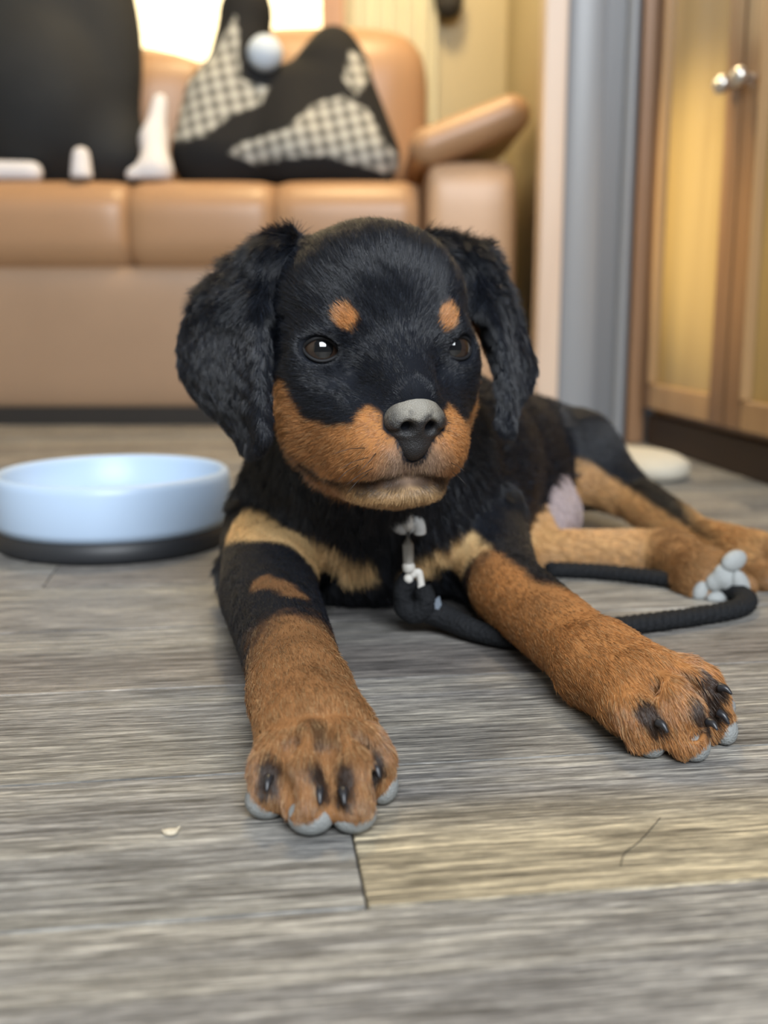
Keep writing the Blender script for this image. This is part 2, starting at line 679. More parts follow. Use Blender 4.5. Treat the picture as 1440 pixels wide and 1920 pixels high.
# --- edge of the slide-out: light strip, grey rubber seal, brown strips
M_STRIP = wood('pale_strip', (.60, .45, .34), (.68, .53, .41), .45, axis=2)
M_SEAL = plain('rubber_seal', (.26, .27, .285), .38, spec=.5)
M_SEALD = plain('rubber_seal_dark', (.16, .165, .175), .45)
M_BRN = wood('brown_trim', (.24, .125, .060), (.36, .20, .10), .4, axis=2)
YP = 1.70
tr = box('trim_1', .241, .276, YP, YP + .06, 0, 2.0, M_STRIP, None, .004)
tag(tr, kind='structure')
seal = empty('trim_2', (.33, YP, 0)); tag(seal, kind='structure')
box('seal_backing', .276, .386, YP + .012, YP + .06, 0, 2.0, M_SEALD, seal)
for (x0, x1, dy) in ((.277, .336, 0.0), (.364, .386, -.004)):
    vs, fs = [], []
    for k in range(13):
        a = math.pi * k / 12
        x, y = (x0 + x1) / 2 - math.cos(a) * (x1 - x0) / 2, YP + .014 + dy * .3 - math.sin(a) * (.008 if dy == 0 else .016)
        vs += [(x, y, 0), (x, y, 2.0)]
    fs = [(2 * k, 2 * k + 2, 2 * k + 3, 2 * k + 1) for k in range(12)] + [(0, 1, 25, 24)]
    mesh_obj('seal_bead', vs, fs, M_SEAL, seal)
tr = box('trim_3', .387, .412, YP - .012, YP + .05, 0, 2.0, M_BRN, None, .004)
tag(tr, kind='structure')

# --- cabinet along the right side
M_CAB = wood('cabinet_wood', (.155, .082, .038), (.27, .150, .070), .36, axis=2, coat=.2)
M_CABL = wood('cabinet_wood_light', (.36, .215, .10), (.46, .29, .14), .36, axis=2, coat=.2)
M_PANEL = wood('cabinet_panel_gold', (.36, .25, .088), (.47, .34, .135), .22, axis=2, scale=.6, coat=.6)
M_KICK = wood('cabinet_kick_dark', (.022, .011, .006), (.040, .020, .010), .6, axis=0)
M_KNOB = plain('brushed_nickel', (.72, .70, .66), .28, metal=.85)
cab = empty('cabinet', (.402, 1.675, 0))
cab.rotation_euler = (0, 0, math.atan2(-.992, .129))      # local x runs along the face towards the camera
cab.matrix_world = Matrix.Translation(cab.location) @ cab.rotation_euler.to_matrix().to_4x4()
tag(cab, 'brown wooden cabinet with golden door panels beside the grey seal', 'cabinet')


def cpart(name, x0, x1, y0, y1, z0, z1, mat, parent=cab, bevel=.002):
    # local y > 0 points into the cabinet
    bm = box_bm(x0, x1, y0, y1, z0, z1, bevel, 1)
    for w in bm.verts:
        w.co = w.co
    me_o = bm_obj(name, bm, mat, None)
    me_o.parent = parent
    return me_o


cpart('body', 0, .95, .022, .45, .048, 1.2, M_CAB)
cpart('kick_plate', .0, .95, .012, .43, .0, .048, M_KICK)
for d0 in (.012, .296, .580):
    d1 = d0 + .280
    sw = .020 if d0 < .1 else .045
    body_d = cpart('door', d0, d0 + sw, 0, .022, .060, .80, M_CAB)
    cpart('stile', d1 - .045, d1, 0, .022, .060, .80, M_CAB if d0 < .1 else M_CAB, body_d)
    cpart('rail', d0 + sw, d1 - .045, .001, .022, .060, .098, M_CABL, body_d)
    cpart('rail', d0 + sw, d1 - .045, .001, .022, .755, .80, M_CAB, body_d)
    cpart('panel', d0 + sw - .002, d1 - .043, .010, .020, .096, .757, M_PANEL, body_d)
    cpart('moulding', d0 + sw, d0 + sw + .008, -.003, .012, .098, .755, M_CABL, body_d)
    kx = d1 - .022 if d0 < .1 else d0 + .022
    kn = lathe('knob', [(0, .026), (.006, .0255), (.0115, .021), (.0125, .016), (.010, .011), (.005, .009), (.0045, 0)], M_KNOB, None, 24)
    kn.rotation_euler = (math.pi / 2, 0, 0)
    kn.location = (kx, 0, .485)
    kn.parent = body_d
tag(cab)

# ================================================================== sofa
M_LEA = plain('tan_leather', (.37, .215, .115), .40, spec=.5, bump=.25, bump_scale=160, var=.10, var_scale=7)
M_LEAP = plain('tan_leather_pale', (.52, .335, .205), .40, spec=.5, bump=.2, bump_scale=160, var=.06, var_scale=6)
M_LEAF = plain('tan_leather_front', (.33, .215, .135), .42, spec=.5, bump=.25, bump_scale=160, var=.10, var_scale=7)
M_BASE_SHADOW = plain('sofa_base_shadow', (.015, .012, .010), .7)
sofa = empty('sofa', (-.4, 2.2, 0))
tag(sofa, 'tan leather sofa with seat cushions and a padded armrest against the back wall', 'sofa')
SY = 1.95


def puff(name, x0, x1, y0, y1, z0, z1, r, mat, bulge=.02):
    bm = box_bm(x0, x1, y0, y1, z0, z1)
    bmesh.ops.subdivide_edges(bm, edges=bm.edges[:], cuts=7, use_grid_fill=True)
    c = Vector(((x0 + x1) / 2, (y0 + y1) / 2, (z0 + z1) / 2))
    hx, hy, hz = (x1 - x0) / 2, (y1 - y0) / 2, (z1 - z0) / 2
    for w in bm.verts:
        q = w.co - c
        inner = Vector((max(-hx + r, min(hx - r, q.x)), max(-hy + r, min(hy - r, q.y)), max(-hz + r, min(hz - r, q.z))))
        d = q - inner
        if d.length > 1e-9:
            q = inner + d.normalized() * r
        fx, fy, fz = 1 - (q.x / hx) ** 2, 1 - (q.y / hy) ** 2, 1 - (q.z / hz) ** 2
        q.y -= bulge * max(fx, 0) * max(fz, 0) * (1 if q.y < 0 else -1)
        q.z += bulge * .6 * max(fx, 0) * max(fy, 0) * (1 if q.z > 0 else -.3)
        w.co = c + q
    o = bm_obj(name, bm, mat, sofa, True)
    md = o.modifiers.new('round', 'SUBSURF')
    md.levels = md.render_levels = 1
    return o


def roll(name, x0, x1, y0, y1, z0, z1, r, mat):
    """seat cushion: a rounded profile drawn along x, pinched a little at its end seams"""
    prof = []
    for (cy, cz, a0) in ((y0 + r, z0 + r * .8, 180), (y0 + r, z1 - r, 90), (y1 - .02, z1 - .02, 0), (y1 - .02, z0 + .02, -90)):
        rr = r if cy < (y0 + y1) / 2 else .02
        for k in range(9):
            a = math.radians(a0 + 90 - 90 * k / 8)
            prof.append((cy + math.cos(a) * rr, cz + math.sin(a) * rr))
    vs, fs, n, m = [], [], len(prof), 25
    cy, cz = (y0 + y1) / 2, (z0 + z1) / 2
    for i in range(m):
        t = i / (m - 1)
        e = min(t, 1 - t) * (x1 - x0)
        p = .010 * math.exp(-(e / .014) ** 2) + .004 * math.exp(-(e / .05) ** 2)
        for (y, z) in prof:
            d = Vector((0, y - cy, z - cz)); L = d.length
            d *= (L - p) / L
            vs.append((x0 + (x1 - x0) * t, cy + d.y, cz + d.z))
    for i in range(m - 1):
        for k in range(n):
            l = (k + 1) % n
            fs.append((i * n + k, i * n + l, i * n + n + l, i * n + n + k))
    fs += [tuple(range(n))[::-1], tuple((m - 1) * n + k for k in range(n))]
    o = mesh_obj(name, vs, fs, mat, sofa)
    bm = bmesh.new(); bm.from_mesh(o.data); bmesh.ops.recalc_face_normals(bm, faces=bm.faces); bm.to_mesh(o.data); bm.free()
    return o


for x0, x1 in ((-1.36, -.856), (-.855, -.456), (-.455, -.196), (-.195, .063)):
    roll('seat_cushion', x0, x1, SY, 2.36, .283, .438, .062, M_LEA)
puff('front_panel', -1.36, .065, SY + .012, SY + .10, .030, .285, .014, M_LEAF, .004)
box('frame', -1.36, .24, SY + .008, 2.52, .0, .034, M_BASE_SHADOW, sofa)  # black base: the shadow gap under the sofa put into its colour
for x0, x1, zt in ((-1.36, -.345, .735), (-.34, .09, .765)):
    puff('back_cushion', x0, x1, 2.24, 2.46, .40, zt, .085, M_LEA, .02)
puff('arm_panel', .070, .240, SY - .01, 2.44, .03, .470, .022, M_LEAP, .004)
# padded arm, higher on the outer side
A0, A1, A2, A3 = (.078, 1.965, .490), (.222, 1.965, .545), (.222, 2.34, .545), (.078, 2.34, .490)
arm = [hard([tri(A0, A1, A2, .034, .004), tri(A0, A2, A3, .034, .004)], .004, 'arm')]
solid('armrest', arm, M_LEA, sofa, step=.005)

# --- things on the sofa
M_BLK = plain('black_cloth', (.012, .013, .014), .8, var=.3, var_scale=14, bump=.4, bump_scale=60)
c0 = P(120, 320, 2.14)
bag = solid('black_cushion', [ell((-.70, 2.11, .70), (.245, .085, .285), .05, M=[[.99, 0, .10], [0, 1, 0], [-.10, 0, .99]]), cone((-.86, 2.12, .49), (-.50, 2.12, .49), .052, .050, .06),
                              cone((-.52, 2.11, .50), (-.53, 2.13, .78), .045, .040, .06), ell((-.64, 2.06, .60), (.10, .06, .12), .06)], M_BLK, step=.007, floor=.441)
tag(bag, 'big plump black cushion at the left end of the sofa', 'cushion')


def in_poly(x, y, poly):
    ins = np.zeros(len(x), bool)
    n = len(poly)
    for i in range(n):
        x1, y1 = poly[i]
        x2, y2 = poly[(i + 1) % n]
        ins ^= ((y1 > y) != (y2 > y)) & (x < (x2 - x1) * (y - y1) / (y2 - y1 + 1e-12) + x1)
    return ins


def xz(lst, Y):
    return [tuple(P(u, v, Y)[[0, 2]]) for u, v in lst]


PATCHES = [xz([(325, 262), (345, 160), (395, 90), (440, 20), (452, 150), (505, 165), (495, 195), (440, 220), (395, 262), (350, 272)], 2.08),
           xz([(432, 290), (460, 268), (540, 248), (590, 195), (640, 178), (690, 205), (722, 270), (760, 300), (752, 335), (690, 318), (610, 295), (480, 310)], 2.05),
           xz([(655, 88), (690, 105), (690, 150), (668, 185), (645, 150)], 2.08)]


def plaid(V):
    c = np.tile([.014, .014, .015], (len(V), 1))
    x, z = V[:, 0], V[:, 2]
    for pl in PATCHES:
        m = in_poly(x, z, pl) & (V[:, 1] < 2.17)
        g = .62 + .30 * np.sin(x * 240 + z * 60) + .26 * np.sin(z * 260 - x * 60)
        c = np.where(m[:, None], np.stack([g * .78, g * .77, g * .70], 1) * .6, c)
    return c


M_PLAID = attr_mat('plaid_cloth', rough=.85, spec=.2, bump=.3, bump_scale=80)
bl = [cone(P(430, 290, 2.12), P(462, 20, 2.16), .085, .045, .05), cone(P(462, 20, 2.16), P(470, -25, 2.17), .040, .02, .03), cone(P(395, 290, 2.10), P(400, 190, 2.12), .068, .05, .05),
      cone(P(560, 285, 2.09), P(560, 200, 2.13), .085, .075, .05), cone(P(680, 295, 2.09), P(625, 120, 2.16), .070, .060, .05), cone(P(625, 120, 2.16), P(625, 85, 2.17), .055, .03, .03)]
th = solid('throw_blanket', bl, M_PLAID, step=.0045, floor=.4405, colf=plaid)
tag(th, 'black throw blanket with white plaid patches heaped on the sofa', 'blanket')
M_WHT = plain('white_cloth', (.66, .64, .66), .8, var=.1, var_scale=20)
sk = solid('white_cloth_strip', [cone(P(300, 190, 2.08), P(288, 262, 2.06), .014, .022, .02), cone(P(288, 262, 2.06), P(292, 320, 2.02), .022, .030, .02), cone(P(292, 322, 2.02), P(252, 330, 2.01), .024, .016, .02)], M_WHT, step=.004, floor=.4405)
tag(sk, 'white cloth strip hanging down between the black cushion and the plaid blanket', 'cloth')
w1 = solid('white_toy', [cone(P(-10, 322, 2.02), P(60, 324, 2.02), .020, .020, .02)], M_WHT, step=.004, floor=.4405)
tag(w1, 'flat white roll lying at the left edge of the sofa seat', 'roll')
w2 = solid('white_tag', [cone(P(153, 330, 1.99), P(152, 292, 1.995), .020, .016, .02)], M_WHT, step=.004, floor=.4405)
tag(w2, 'small upright white piece standing in front of the black cushion', 'tag')
w3 = solid('pale_blue_ball', [ell(P(497, 100, 2.085), (.033, .03, .033), .01)], plain('pale_blue_plush', (.52, .60, .70), .8), step=.004)
tag(w3, 'pale blue ball tucked into the top of the plaid blanket', 'ball')

# ================================================================== bowl
M_BOWL = plain('bowl_white', (.47, .61, .80), .36, spec=.35)
M_RUB = plain('bowl_rubber', (.020, .022, .026), .5)
fr = Z(217, 1062)
bc = (fr[0] * 1.115, fr[1] + .106, 0)
bowl = empty('pet_bowl', bc)
tag(bowl, 'white round pet bowl on a dark rubber base left of the puppy', 'bowl')
lathe('base_ring', [(.088, .0), (.105, .0), (.1065, .006), (.104, .020), (.098, .020), (.088, .0)], M_RUB, bowl, 96, bc)
lathe('bowl_shell', [(0, .016), (.096, .016), (.105, .0185), (.1085, .026), (.1060, .058), (.1048, .0635), (.1015, .066), (.0985, .0645), (.097, .060), (.092, .034), (.082, .027), (0, .026)], M_BOWL, bowl, 96, bc)

# ================================================================== cream cloth on the floor by the cabinet
q = Z(1180, 866, .014)
sl = solid('folded_cloth', [ell(q, (.052, .085, .020), .02, M=[[.80, .60, 0], [-.60, .80, 0], [0, 0, 1]]), ell(q + [.02, -.05, -.002], (.038, .045, .018), .02)],
           plain('cream_cloth', (.50, .465, .385), .85, var=.08, var_scale=40), step=.003, floor=.0008)
tag(sl, 'cream folded cloth on the floor between the puppy and the cabinet', 'cloth')

# crumb and stray hair on the floor
cb = Z(320, 1565)
cr = solid('crumb', [ell(cb + [0, 0, .0012], (.0030, .0022, .0014), .002), cone(cb + [.002, .001, .001], cb + [.0032, .003, .002], .0008, .0005, .001), cone(cb + [-.002, 0, .001], cb + [-.0036, .001, .0016], .0008, .0004, .001)],
           plain('crumb_pale', (.55, .48, .36), .8, var=.3, var_scale=500), step=.0004, floor=.0001)
tag(cr, 'small pale crumb on the floor in front of the near paw', 'crumb')
st = tube('stray_hair', spline([Z(1163, 1625) + [0, 0, .0004], Z(1172, 1600) + [0, 0, .0004], Z(1200, 1578) + [0, 0, .0004], Z(1238, 1535) + [0, 0, .0004]], 6), .00018, plain('stray_hair_dark', (.03, .025, .02), .5), None, 6)
tag(st, 'single dark stray hair lying on the beige plank', 'hair')
# ================================================================== the puppy
HC = P(690, 588, 0.645)
YAW = math.radians(18)
HF = np.array([math.sin(YAW), -math.cos(YAW), 0.0])
HR = np.array([math.cos(YAW), math.sin(YAW), 0.0])
HU = np.array([0, 0, 1.0])
HM = np.array([HR, HU, HF])


def H(r, u, f):
    """head frame in centimetres: to the picture's right, up, towards the nose"""
    return HC + (HR * r + HU * u + HF * f) * 0.01


def hl(p):
    return (p - HC) @ HM.T * 100.0


def he(r, u, f, a, b, c, k=0.012, M=None, grp='head'):
    return ell(H(r, u, f), (a * .01, b * .01, c * .01), k, grp, 'radial', HM if M is None else M)


prims, cuts = [], []
# --- trunk, from the pelvis to the neck
pelvis, loin, ribs, chest = np.array([.135, 1.06, .062]), np.array([.085, .955, .068]), np.array([.035, .86, .078]), np.array([-.008, .785, .083])
prims += [cone(loin, pelvis, .070, .062, .03, 'body'), cone(ribs, loin, .082, .070, .03, 'body'), cone(chest, ribs, .084, .082, .03, 'body')]
prims += [ell((-.012, .765, .078), (.080, .060, .075), .03, 'chest', (0, -.2, -1))]
prims += [cone(P(530, 985, .765), P(487, 1080, .745), .036, .028, .025, 'chest', (0, -.2, -1)),
          cone(P(885, 985, .775), P(915, 1060, .755), .034, .028, .025, 'chest', (0, -.2, -1))]
# neck and throat
prims += [cone(H(0, -1.5, -3.5), (-.008, .765, .105), .050, .074, .03, 'neck', (0, .5, -.8)),
          cone(H(-.8, -6.5, 0.), (-.010, .735, .095), .034, .06, .03, 'neck', (0, .3, -.9))]
# --- hind legs, both stretched to the picture's right
prims += [cone(pelvis + [-.02, -.02, .0], P(1075, 862, 1.02), .060, .044, .03, 'thigh'),
          chain([P(1075, 858, 1.02), P(1185, 930, .97), P(1305, 1010, .885), P(1405, 1043, .815)], [.043, .0205, .0175, .020], .015, 'thigh')]
for i, (du, dv) in enumerate(((0, 22), (30, 12), (52, -6), (40, -26))):
    a = P(1400 + du * .3, 1042 + dv * .3, .815)
    prims.append(cone(a, P(1432 + du, 1062 + dv * .8, .79), .014, .0125, .005, 'hind'))
prims += [chain([(.10, .93, .042), P(1010, 1036, .86), P(1215, 1032, .85), P(1262, 1040, .835), P(1318, 1085, .785)],
                [.038, .0185, .017, .020, .0215], .015, 'hind'),
          ell(P(1318, 1085, .785), (.0225, .021, .023), .008, 'hind', (.6, -.5, 0))]
for (u, v) in ((1310, 1120), (1345, 1125), (1390, 1098), (1375, 1052)):
    prims.append(cone(P(1318, 1085, .785), P(u, v, .768), .014, .0095, .006, 'hind', (.6, -.5, -.1)))
# pale belly between the trunk and the lower hind leg
prims += [ell(P(1025, 960, .93), (.030, .05, .03), .02, 'belly', (0, 0, -1))]

# --- near foreleg (picture's left)
elR, wrR = Z(503, 1112, .033), Z(563, 1298, .0245)
mid = Z(535, 1200, .0275)
prims += [chain([P(515, 1010, .765), elR, mid, wrR], [.036, .0305, .0262, .0232], .015, 'foreleg')]
pawR = Z(595, 1370, .0250)
prims += [cone(wrR, pawR, .0232, .0215, .010, 'paw'),
          cone(wrR + [-.003, 0, -.002], Z(545, 1380, .022), .019, .0155, .008, 'paw'), cone(wrR + [.003, 0, -.002], Z(648, 1375, .022), .019, .0150, .008, 'paw')]
TOES_R = [((530, 1408), .024, (513, 1482), .0115, .0112), ((577, 1400), .028, (577, 1506), .0120, .0120),
          ((642, 1396), .028, (660, 1504), .0120, .0120), ((678, 1400), .025, (697, 1458), .0115, .0110)]
toeR = []
for (ku, z1, tu, z2, r) in TOES_R:
    a, b = Z(ku[0], ku[1], z1), Z(tu[0], tu[1], z2)
    m = a * .45 + b * .55 + [0, 0, .0025]
    toeR.append((a, m, b, r))
    prims += [cone(a, m, r, r * 1.0, .0045, 'paw', b - a), cone(m, b, r, r * .93, .0035, 'paw', b - a)]

# --- far foreleg (picture's right)
elL, wrL = Z(948, 1100, .030), Z(1120, 1243, .024)
mid = (elL + wrL) / 2
prims += [chain([P(905, 1000, .77), elL, mid, wrL], [.031, .0245, .0228, .0215], .015, 'foreleg')]
pawL = Z(1205, 1290, .0245)
prims += [cone(wrL, pawL, .0225, .0215, .010, 'paw'),
          cone(wrL, Z(1178, 1315, .021), .019, .0150, .008, 'paw'), cone(wrL, Z(1230, 1270, .023), .019, .0150, .008, 'paw')]
TOES_L = [((1190, 1325), .023, (1212, 1373), .0112, .0112), ((1250, 1308), .028, (1284, 1378), .0115, .0120),
          ((1285, 1288), .028, (1334, 1348), .0115, .0117), ((1282, 1265), .026, (1332, 1312), .0115, .0108)]
toeL = []
for (ku, z1, tu, z2, r) in TOES_L:
    a, b = Z(ku[0], ku[1], z1), Z(tu[0], tu[1], z2)
    m = a * .45 + b * .55 + [0, 0, .0025]
    toeL.append((a, m, b, r))
    prims += [cone(a, m, r, r * 1.0, .0045, 'paw', b - a), cone(m, b, r, r * .93, .0035, 'paw', b - a)]

for toes in (toeR, toeL):
    for (a0, m0, b0, r0), (a1_, m1, b1, r1) in zip(toes[:-1], toes[1:]):
        c1, c2, c3 = (a0 + a1_) / 2, (m0 + m1) / 2, (b0 + b1) / 2
        fw = (c3 - c1) * [1, 1, 0]
        fw /= np.linalg.norm(fw)
        cuts += [cone(c1 + [0, 0, .014], c2 + [0, 0, .010], .0018, .0042, .005), cone(c2 + [0, 0, .010], c3 + fw * .012 + [0, 0, .003], .0042, .0042, .005)]

# --- head
prims += [he(0, .0, -.4, 5.75, 5.15, 5.9, .02), he(0, 1.1, 2.0, 4.1, 3.5, 3.5, .02)]
for s in (-1, 1):
    prims += [he(s * 2.9, -5.0, 4.4, 1.5, 1.5, 1.8, .016),
              he(s * 2.7, -.8, 4.1, 1.6, 1.3, 1.4, .012),               # brow
              he(s * 4.0, -2.7, 2.8, 1.8, 2.1, 2.2, .014),               # cheek bone
              he(s * 3.4, -5.4, 1.2, 2.5, 3.2, 3.3, .016),               # jowl
              he(s * 1.75, -6.9, 6.0, 1.95, 2.1, 2.5, .014),             # upper lip
              he(s * 2.7, -7.9, 3.9, 1.35, 1.6, 2.4, .012)]              # lip towards the corner
prims += [cone(H(0, -1.6, 3.6), H(0, -4.2, 7.6), .0235, .0150, .014, 'head', 'radial'),
          he(0, -6.4, 5.2, 3.4, 2.4, 3.0, .014),                         # muzzle
          he(0, -9.55, 5.0, 2.9, 1.05, 2.75, .006),                      # chin
          he(0, -8.6, 2.0, 3.6, 2.0, 3.9, .014)]                         # jaw
# mouth line, lip cleft, eye openings
mouth = [H(-4.3, -8.6, 2.0), H(-4.15, -9.35, 3.8), H(-3.2, -9.45, 6.0), H(-1.6, -9.1, 7.4), H(0, -8.8, 7.9), H(1.6, -9.1, 7.4), H(3.2, -9.45, 6.0), H(4.15, -9.35, 3.8), H(4.3, -8.6, 2.0)]
for a, b in zip(mouth[:-1], mouth[1:]):
    cuts.append(cone(a, b, .0022, .0022, .004))
cuts.append(cone(H(0, -7.4, 8.7), H(0, -8.8, 8.2), .0012, .0012, .003))
EYES = []
for s in (-1, 1):
    c = H(s * 3.82, -2.0, 3.65)
    d = HF * math.cos(math.radians(17)) + HR * s * math.sin(math.radians(17)) + HU * .06
    d /= np.linalg.norm(d)
    sd = np.cross(HU, d)
    sd /= np.linalg.norm(sd)
    tilt = math.radians(6) * s
    up = np.cross(d, sd)
    ax1, ax2 = sd * math.cos(tilt) + up * math.sin(tilt), up * math.cos(tilt) - sd * math.sin(tilt)
    EYES.append((s, c, d, ax1, ax2))
    cuts.append(ell(c + d * .010, (.0104, .0074, .0105), .0035, M=[ax1, ax2, d]))

# --- ears: leather sheets from rows of (height, columns of (pixel, distance))
def ear_sheet(rows, r):
    out = []
    g = [[P(u, v, y) for (u, y) in cs] for (v, cs) in rows]
    tip = (g[-1][0] + g[-1][-1]) / 2
    for i in range(len(g) - 1):
        for j in range(len(g[0]) - 1):
            a, b, c, d = g[i][j], g[i][j + 1], g[i + 1][j + 1], g[i + 1][j]
            fl = (tip - (a + c) / 2)
            fl = fl / (np.linalg.norm(fl) + 1e-6) + np.array([0, 0, -.4])
            out += [tri(a, b, c, r, .001, 'ear', fl), tri(a, c, d, r, .001, 'ear', fl)]
    return hard(out, .006, 'ear')


EAR_A = [(474, ((492, .690), (512, .672), (532, .662), (552, .655), (560, 0.655))),
         (500, ((440, .700), (470, .668), (505, .650), (540, .645), (552, 0.650))),
         (545, ((396, .705), (430, .668), (470, .645), (495, .628), (524, 0.645))),
         (600, ((355, .705), (395, .668), (445, .640), (485, .618), (514, 0.645))),
         (650, ((340, .700), (385, .664), (440, .636), (485, .612), (512, 0.645))),
         (700, ((345, .690), (390, .658), (445, .632), (487, .608), (511, 0.640))),
         (745, ((372, .678), (410, .652), (455, .630), (488, .606), (505, 0.622))),
         (785, ((416, .662), (440, .645), (470, .628), (487, .606), (497, 0.610))),
         (820, ((448, .648), (462, .636), (480, .622), (496, .606), (497, 0.607))),
         (843, ((458, .640), (466, .632), (474, .622), (483, .612), (484, 0.612)))]
EAR_B = [(476, ((848, .690), (865, .690), (880, .695), (892, .705))),
         (505, ((862, .682), (885, .682), (905, .692), (922, .712))),
         (550, ((878, .676), (905, .672), (925, .690), (942, .715))),
         (600, ((896, .700), (928, .662), (942, .688), (966, .715))),
         (645, ((914, .700), (940, .656), (955, .684), (986, .712))),
         (690, ((934, .665), (947, .652), (965, .682), (1001, .708))),
         (725, ((938, .655), (950, .650), (962, .675), (990, .700))),
         (760, ((942, .650), (951, .648), (950, .660), (966, .680))),
         (790, ((937, .648), (943, .648), (950, .652), (958, .660))),
         (806, ((945, .648), (949, .648), (953, .650), (957, .652)))]
ears = [ear_sheet(EAR_A, .0034), ear_sheet(EAR_B, .0032)]
ears += [cone(H(-4.6, 3.1, -1.2), P(505, 486, .668), .014, .009, .012, 'ear', P(470, 700, .63) - P(505, 486, .668)),
         cone(H(4.4, 3.3, -1.2), P(885, 492, .695), .013, .009, .012, 'ear', P(950, 700, .66) - P(885, 492, .695))]
prims += ears

gx = np.arange(-.165, .345, .0018)
gy = np.concatenate([np.arange(.36, .72, .0017), np.arange(.72, 1.16, .0030)])
gz = np.arange(-.006, .275, .0018)
D = field(prims, cuts, gx, gy, gz, floor=.0008)
DV, DQ = surface_net(D, gx, gy, gz, smooth=2)
print('puppy verts', len(DV), 'quads', len(DQ))
# ------------------------------------------------------------------ where a line of sight meets the coat
def hit(u, v, y0=.37, y1=1.15):
    d = ray(u, v)
    ts = np.arange(y0, y1, .0008) / d[1]
    pts = np.array([0, 0, CAM_H]) + ts[:, None] * d
    i = np.clip(np.searchsorted(gx, pts[:, 0]), 0, len(gx) - 1)
    j = np.clip(np.searchsorted(gy, pts[:, 1]), 0, len(gy) - 1)
    k = np.clip(np.searchsorted(gz, pts[:, 2]), 0, len(gz) - 1)
    ok = np.nonzero(D[i, j, k] < 0)[0]
    return pts[ok[0]] if len(ok) else None


def line_dist(p, pts):
    best = np.full(len(p), 9.0)
    if len(pts) == 1:
        return np.linalg.norm(p - pts[0], axis=1)
    for a, b in zip(pts[:-1], pts[1:]):
        e = b - a
        t = np.clip(((p - a) @ e) / (e @ e + 1e-12), 0, 1)
        best = np.minimum(best, np.linalg.norm(p - a - t[:, None] * e, axis=1))
    return best


def hits(lst):
    return [q for q in (hit(u, v) for u, v in lst) if q is not None]


npr = [he(0, -5.15, 8.0, 1.30, 1.18, 1.38, .006), he(0, -6.35, 7.8, 1.32, 1.0, 1.05, .006), he(0, -6.9, 7.9, .75, .85, .95, .006), he(0, -5.4, 8.5, .8, .9, .95, .006)]
ncut = []
for s in (-1, 1):
    npr.append(he(s * .98, -5.6, 8.3, .74, .72, .85, .006))
    ncut += [cone(H(s * .66, -5.95, 9.6), H(s * .66, -5.75, 8.6), .0047, .0024, .003),
             cone(H(s * .72, -6.12, 9.3), H(s * 1.75, -6.2, 8.5), .0017, .0012, .002)]
ncut.append(cone(H(0, -5.8, 9.62), H(0, -7.7, 9.0), .0006, .0007, .0015))


BLACK = np.array([.0075, .0092, .0138])
TAN = np.array([.48, .212, .070])
RUST = np.array([.270, .128, .050])
GOLD = np.array([.66, .39, .165])
CREAM = np.array([.60, .40, .19])
TAUPE = np.array([.30, .22, .165])
DARK = np.array([.030, .018, .014])

M_CHEST = [hits([(445, 985), (500, 1003), (570, 1030), (625, 1046), (665, 1062)]), hits([(940, 985), (910, 1012), (850, 1040), (785, 1054)])]
M_NEARLEG = hits([(490, 1090), (525, 1097), (553, 1112)])
M_FARBLACK = hits([(955, 1045), (1000, 1058), (1032, 1085), (1062, 1116)])
M_THIGH = hits([(1040, 888), (1100, 902), (1150, 925), (1220, 960), (1300, 1005), (1400, 1040)])
TH_AX = [P(1075, 858, 1.02), P(1185, 930, .97), P(1305, 1010, .885), P(1405, 1043, .815)]
TH_X, TH_Z = [q[0] for q in TH_AX], [q[2] for q in TH_AX]
M_EAR = [[P(500, 560, .648), P(502, 600, .650), P(506, 660, .650)], [P(893, 575, .692), P(898, 620, .704), P(905, 675, .698)]]
CLAW_PX = [((505, 1432), (503, 1463), (500, 1488), toeR[0]), ((590, 1438), (598, 1482), (600, 1512), toeR[1]),
           ((640, 1438), (643, 1485), (646, 1512), toeR[2]), ((690, 1412), (703, 1440), (712, 1462), toeR[3]),
           ((1205, 1322), (1230, 1358), (1252, 1377), toeL[0]), ((1305, 1325), (1325, 1360), (1345, 1372), toeL[1]),
           ((1325, 1312), (1345, 1338), (1367, 1361), toeL[2]), ((1320, 1268), (1345, 1292), (1372, 1305), toeL[3])]
M_STREAK = [hits([c[0], c[1]]) for c in CLAW_PX]
PRL = leaves(prims)
GRP = sorted(set(p.grp for p in PRL))
NOSE_TIP = H(0, -5.0, 9.2)


def regions(p):
    """distance to each body region and the lie of the coat at the points"""
    dist = {g: np.full(len(p), 9.0) for g in GRP}
    flow = np.zeros((len(p), 3))
    wsum = np.zeros(len(p)) + 1e-9
    X, Y, W = p[:, 0], p[:, 1], p[:, 2]
    rad = p - NOSE_TIP
    rad /= np.linalg.norm(rad, axis=1)[:, None] + 1e-9
    for q in PRL:
        m = np.all((p > q.lo - .004) & (p < q.hi + .004), axis=1)
        if not m.any():
            continue
        d = sdf(q, X[m], Y[m], W[m])
        dist[q.grp][m] = np.minimum(dist[q.grp][m], d)
        w = np.exp(-np.clip(d, -.004, .05) / .004)
        if isinstance(q.flow, str):
            f = rad[m]
        else:
            f = np.array(q.flow, float)
            f = np.tile(f / (np.linalg.norm(f) + 1e-9), (m.sum(), 1))
        flow[m] += f * w[:, None]
        wsum[m] += w
    flow /= np.linalg.norm(flow, axis=1)[:, None] + 1e-9
    names = np.array(GRP)
    near = names[np.argmin(np.stack([dist[g] for g in GRP], 1), 1)]
    return near, flow, dist


def mix(c, t, col):
    return c * (1 - t[:, None]) + np.asarray(col) * t[:, None]


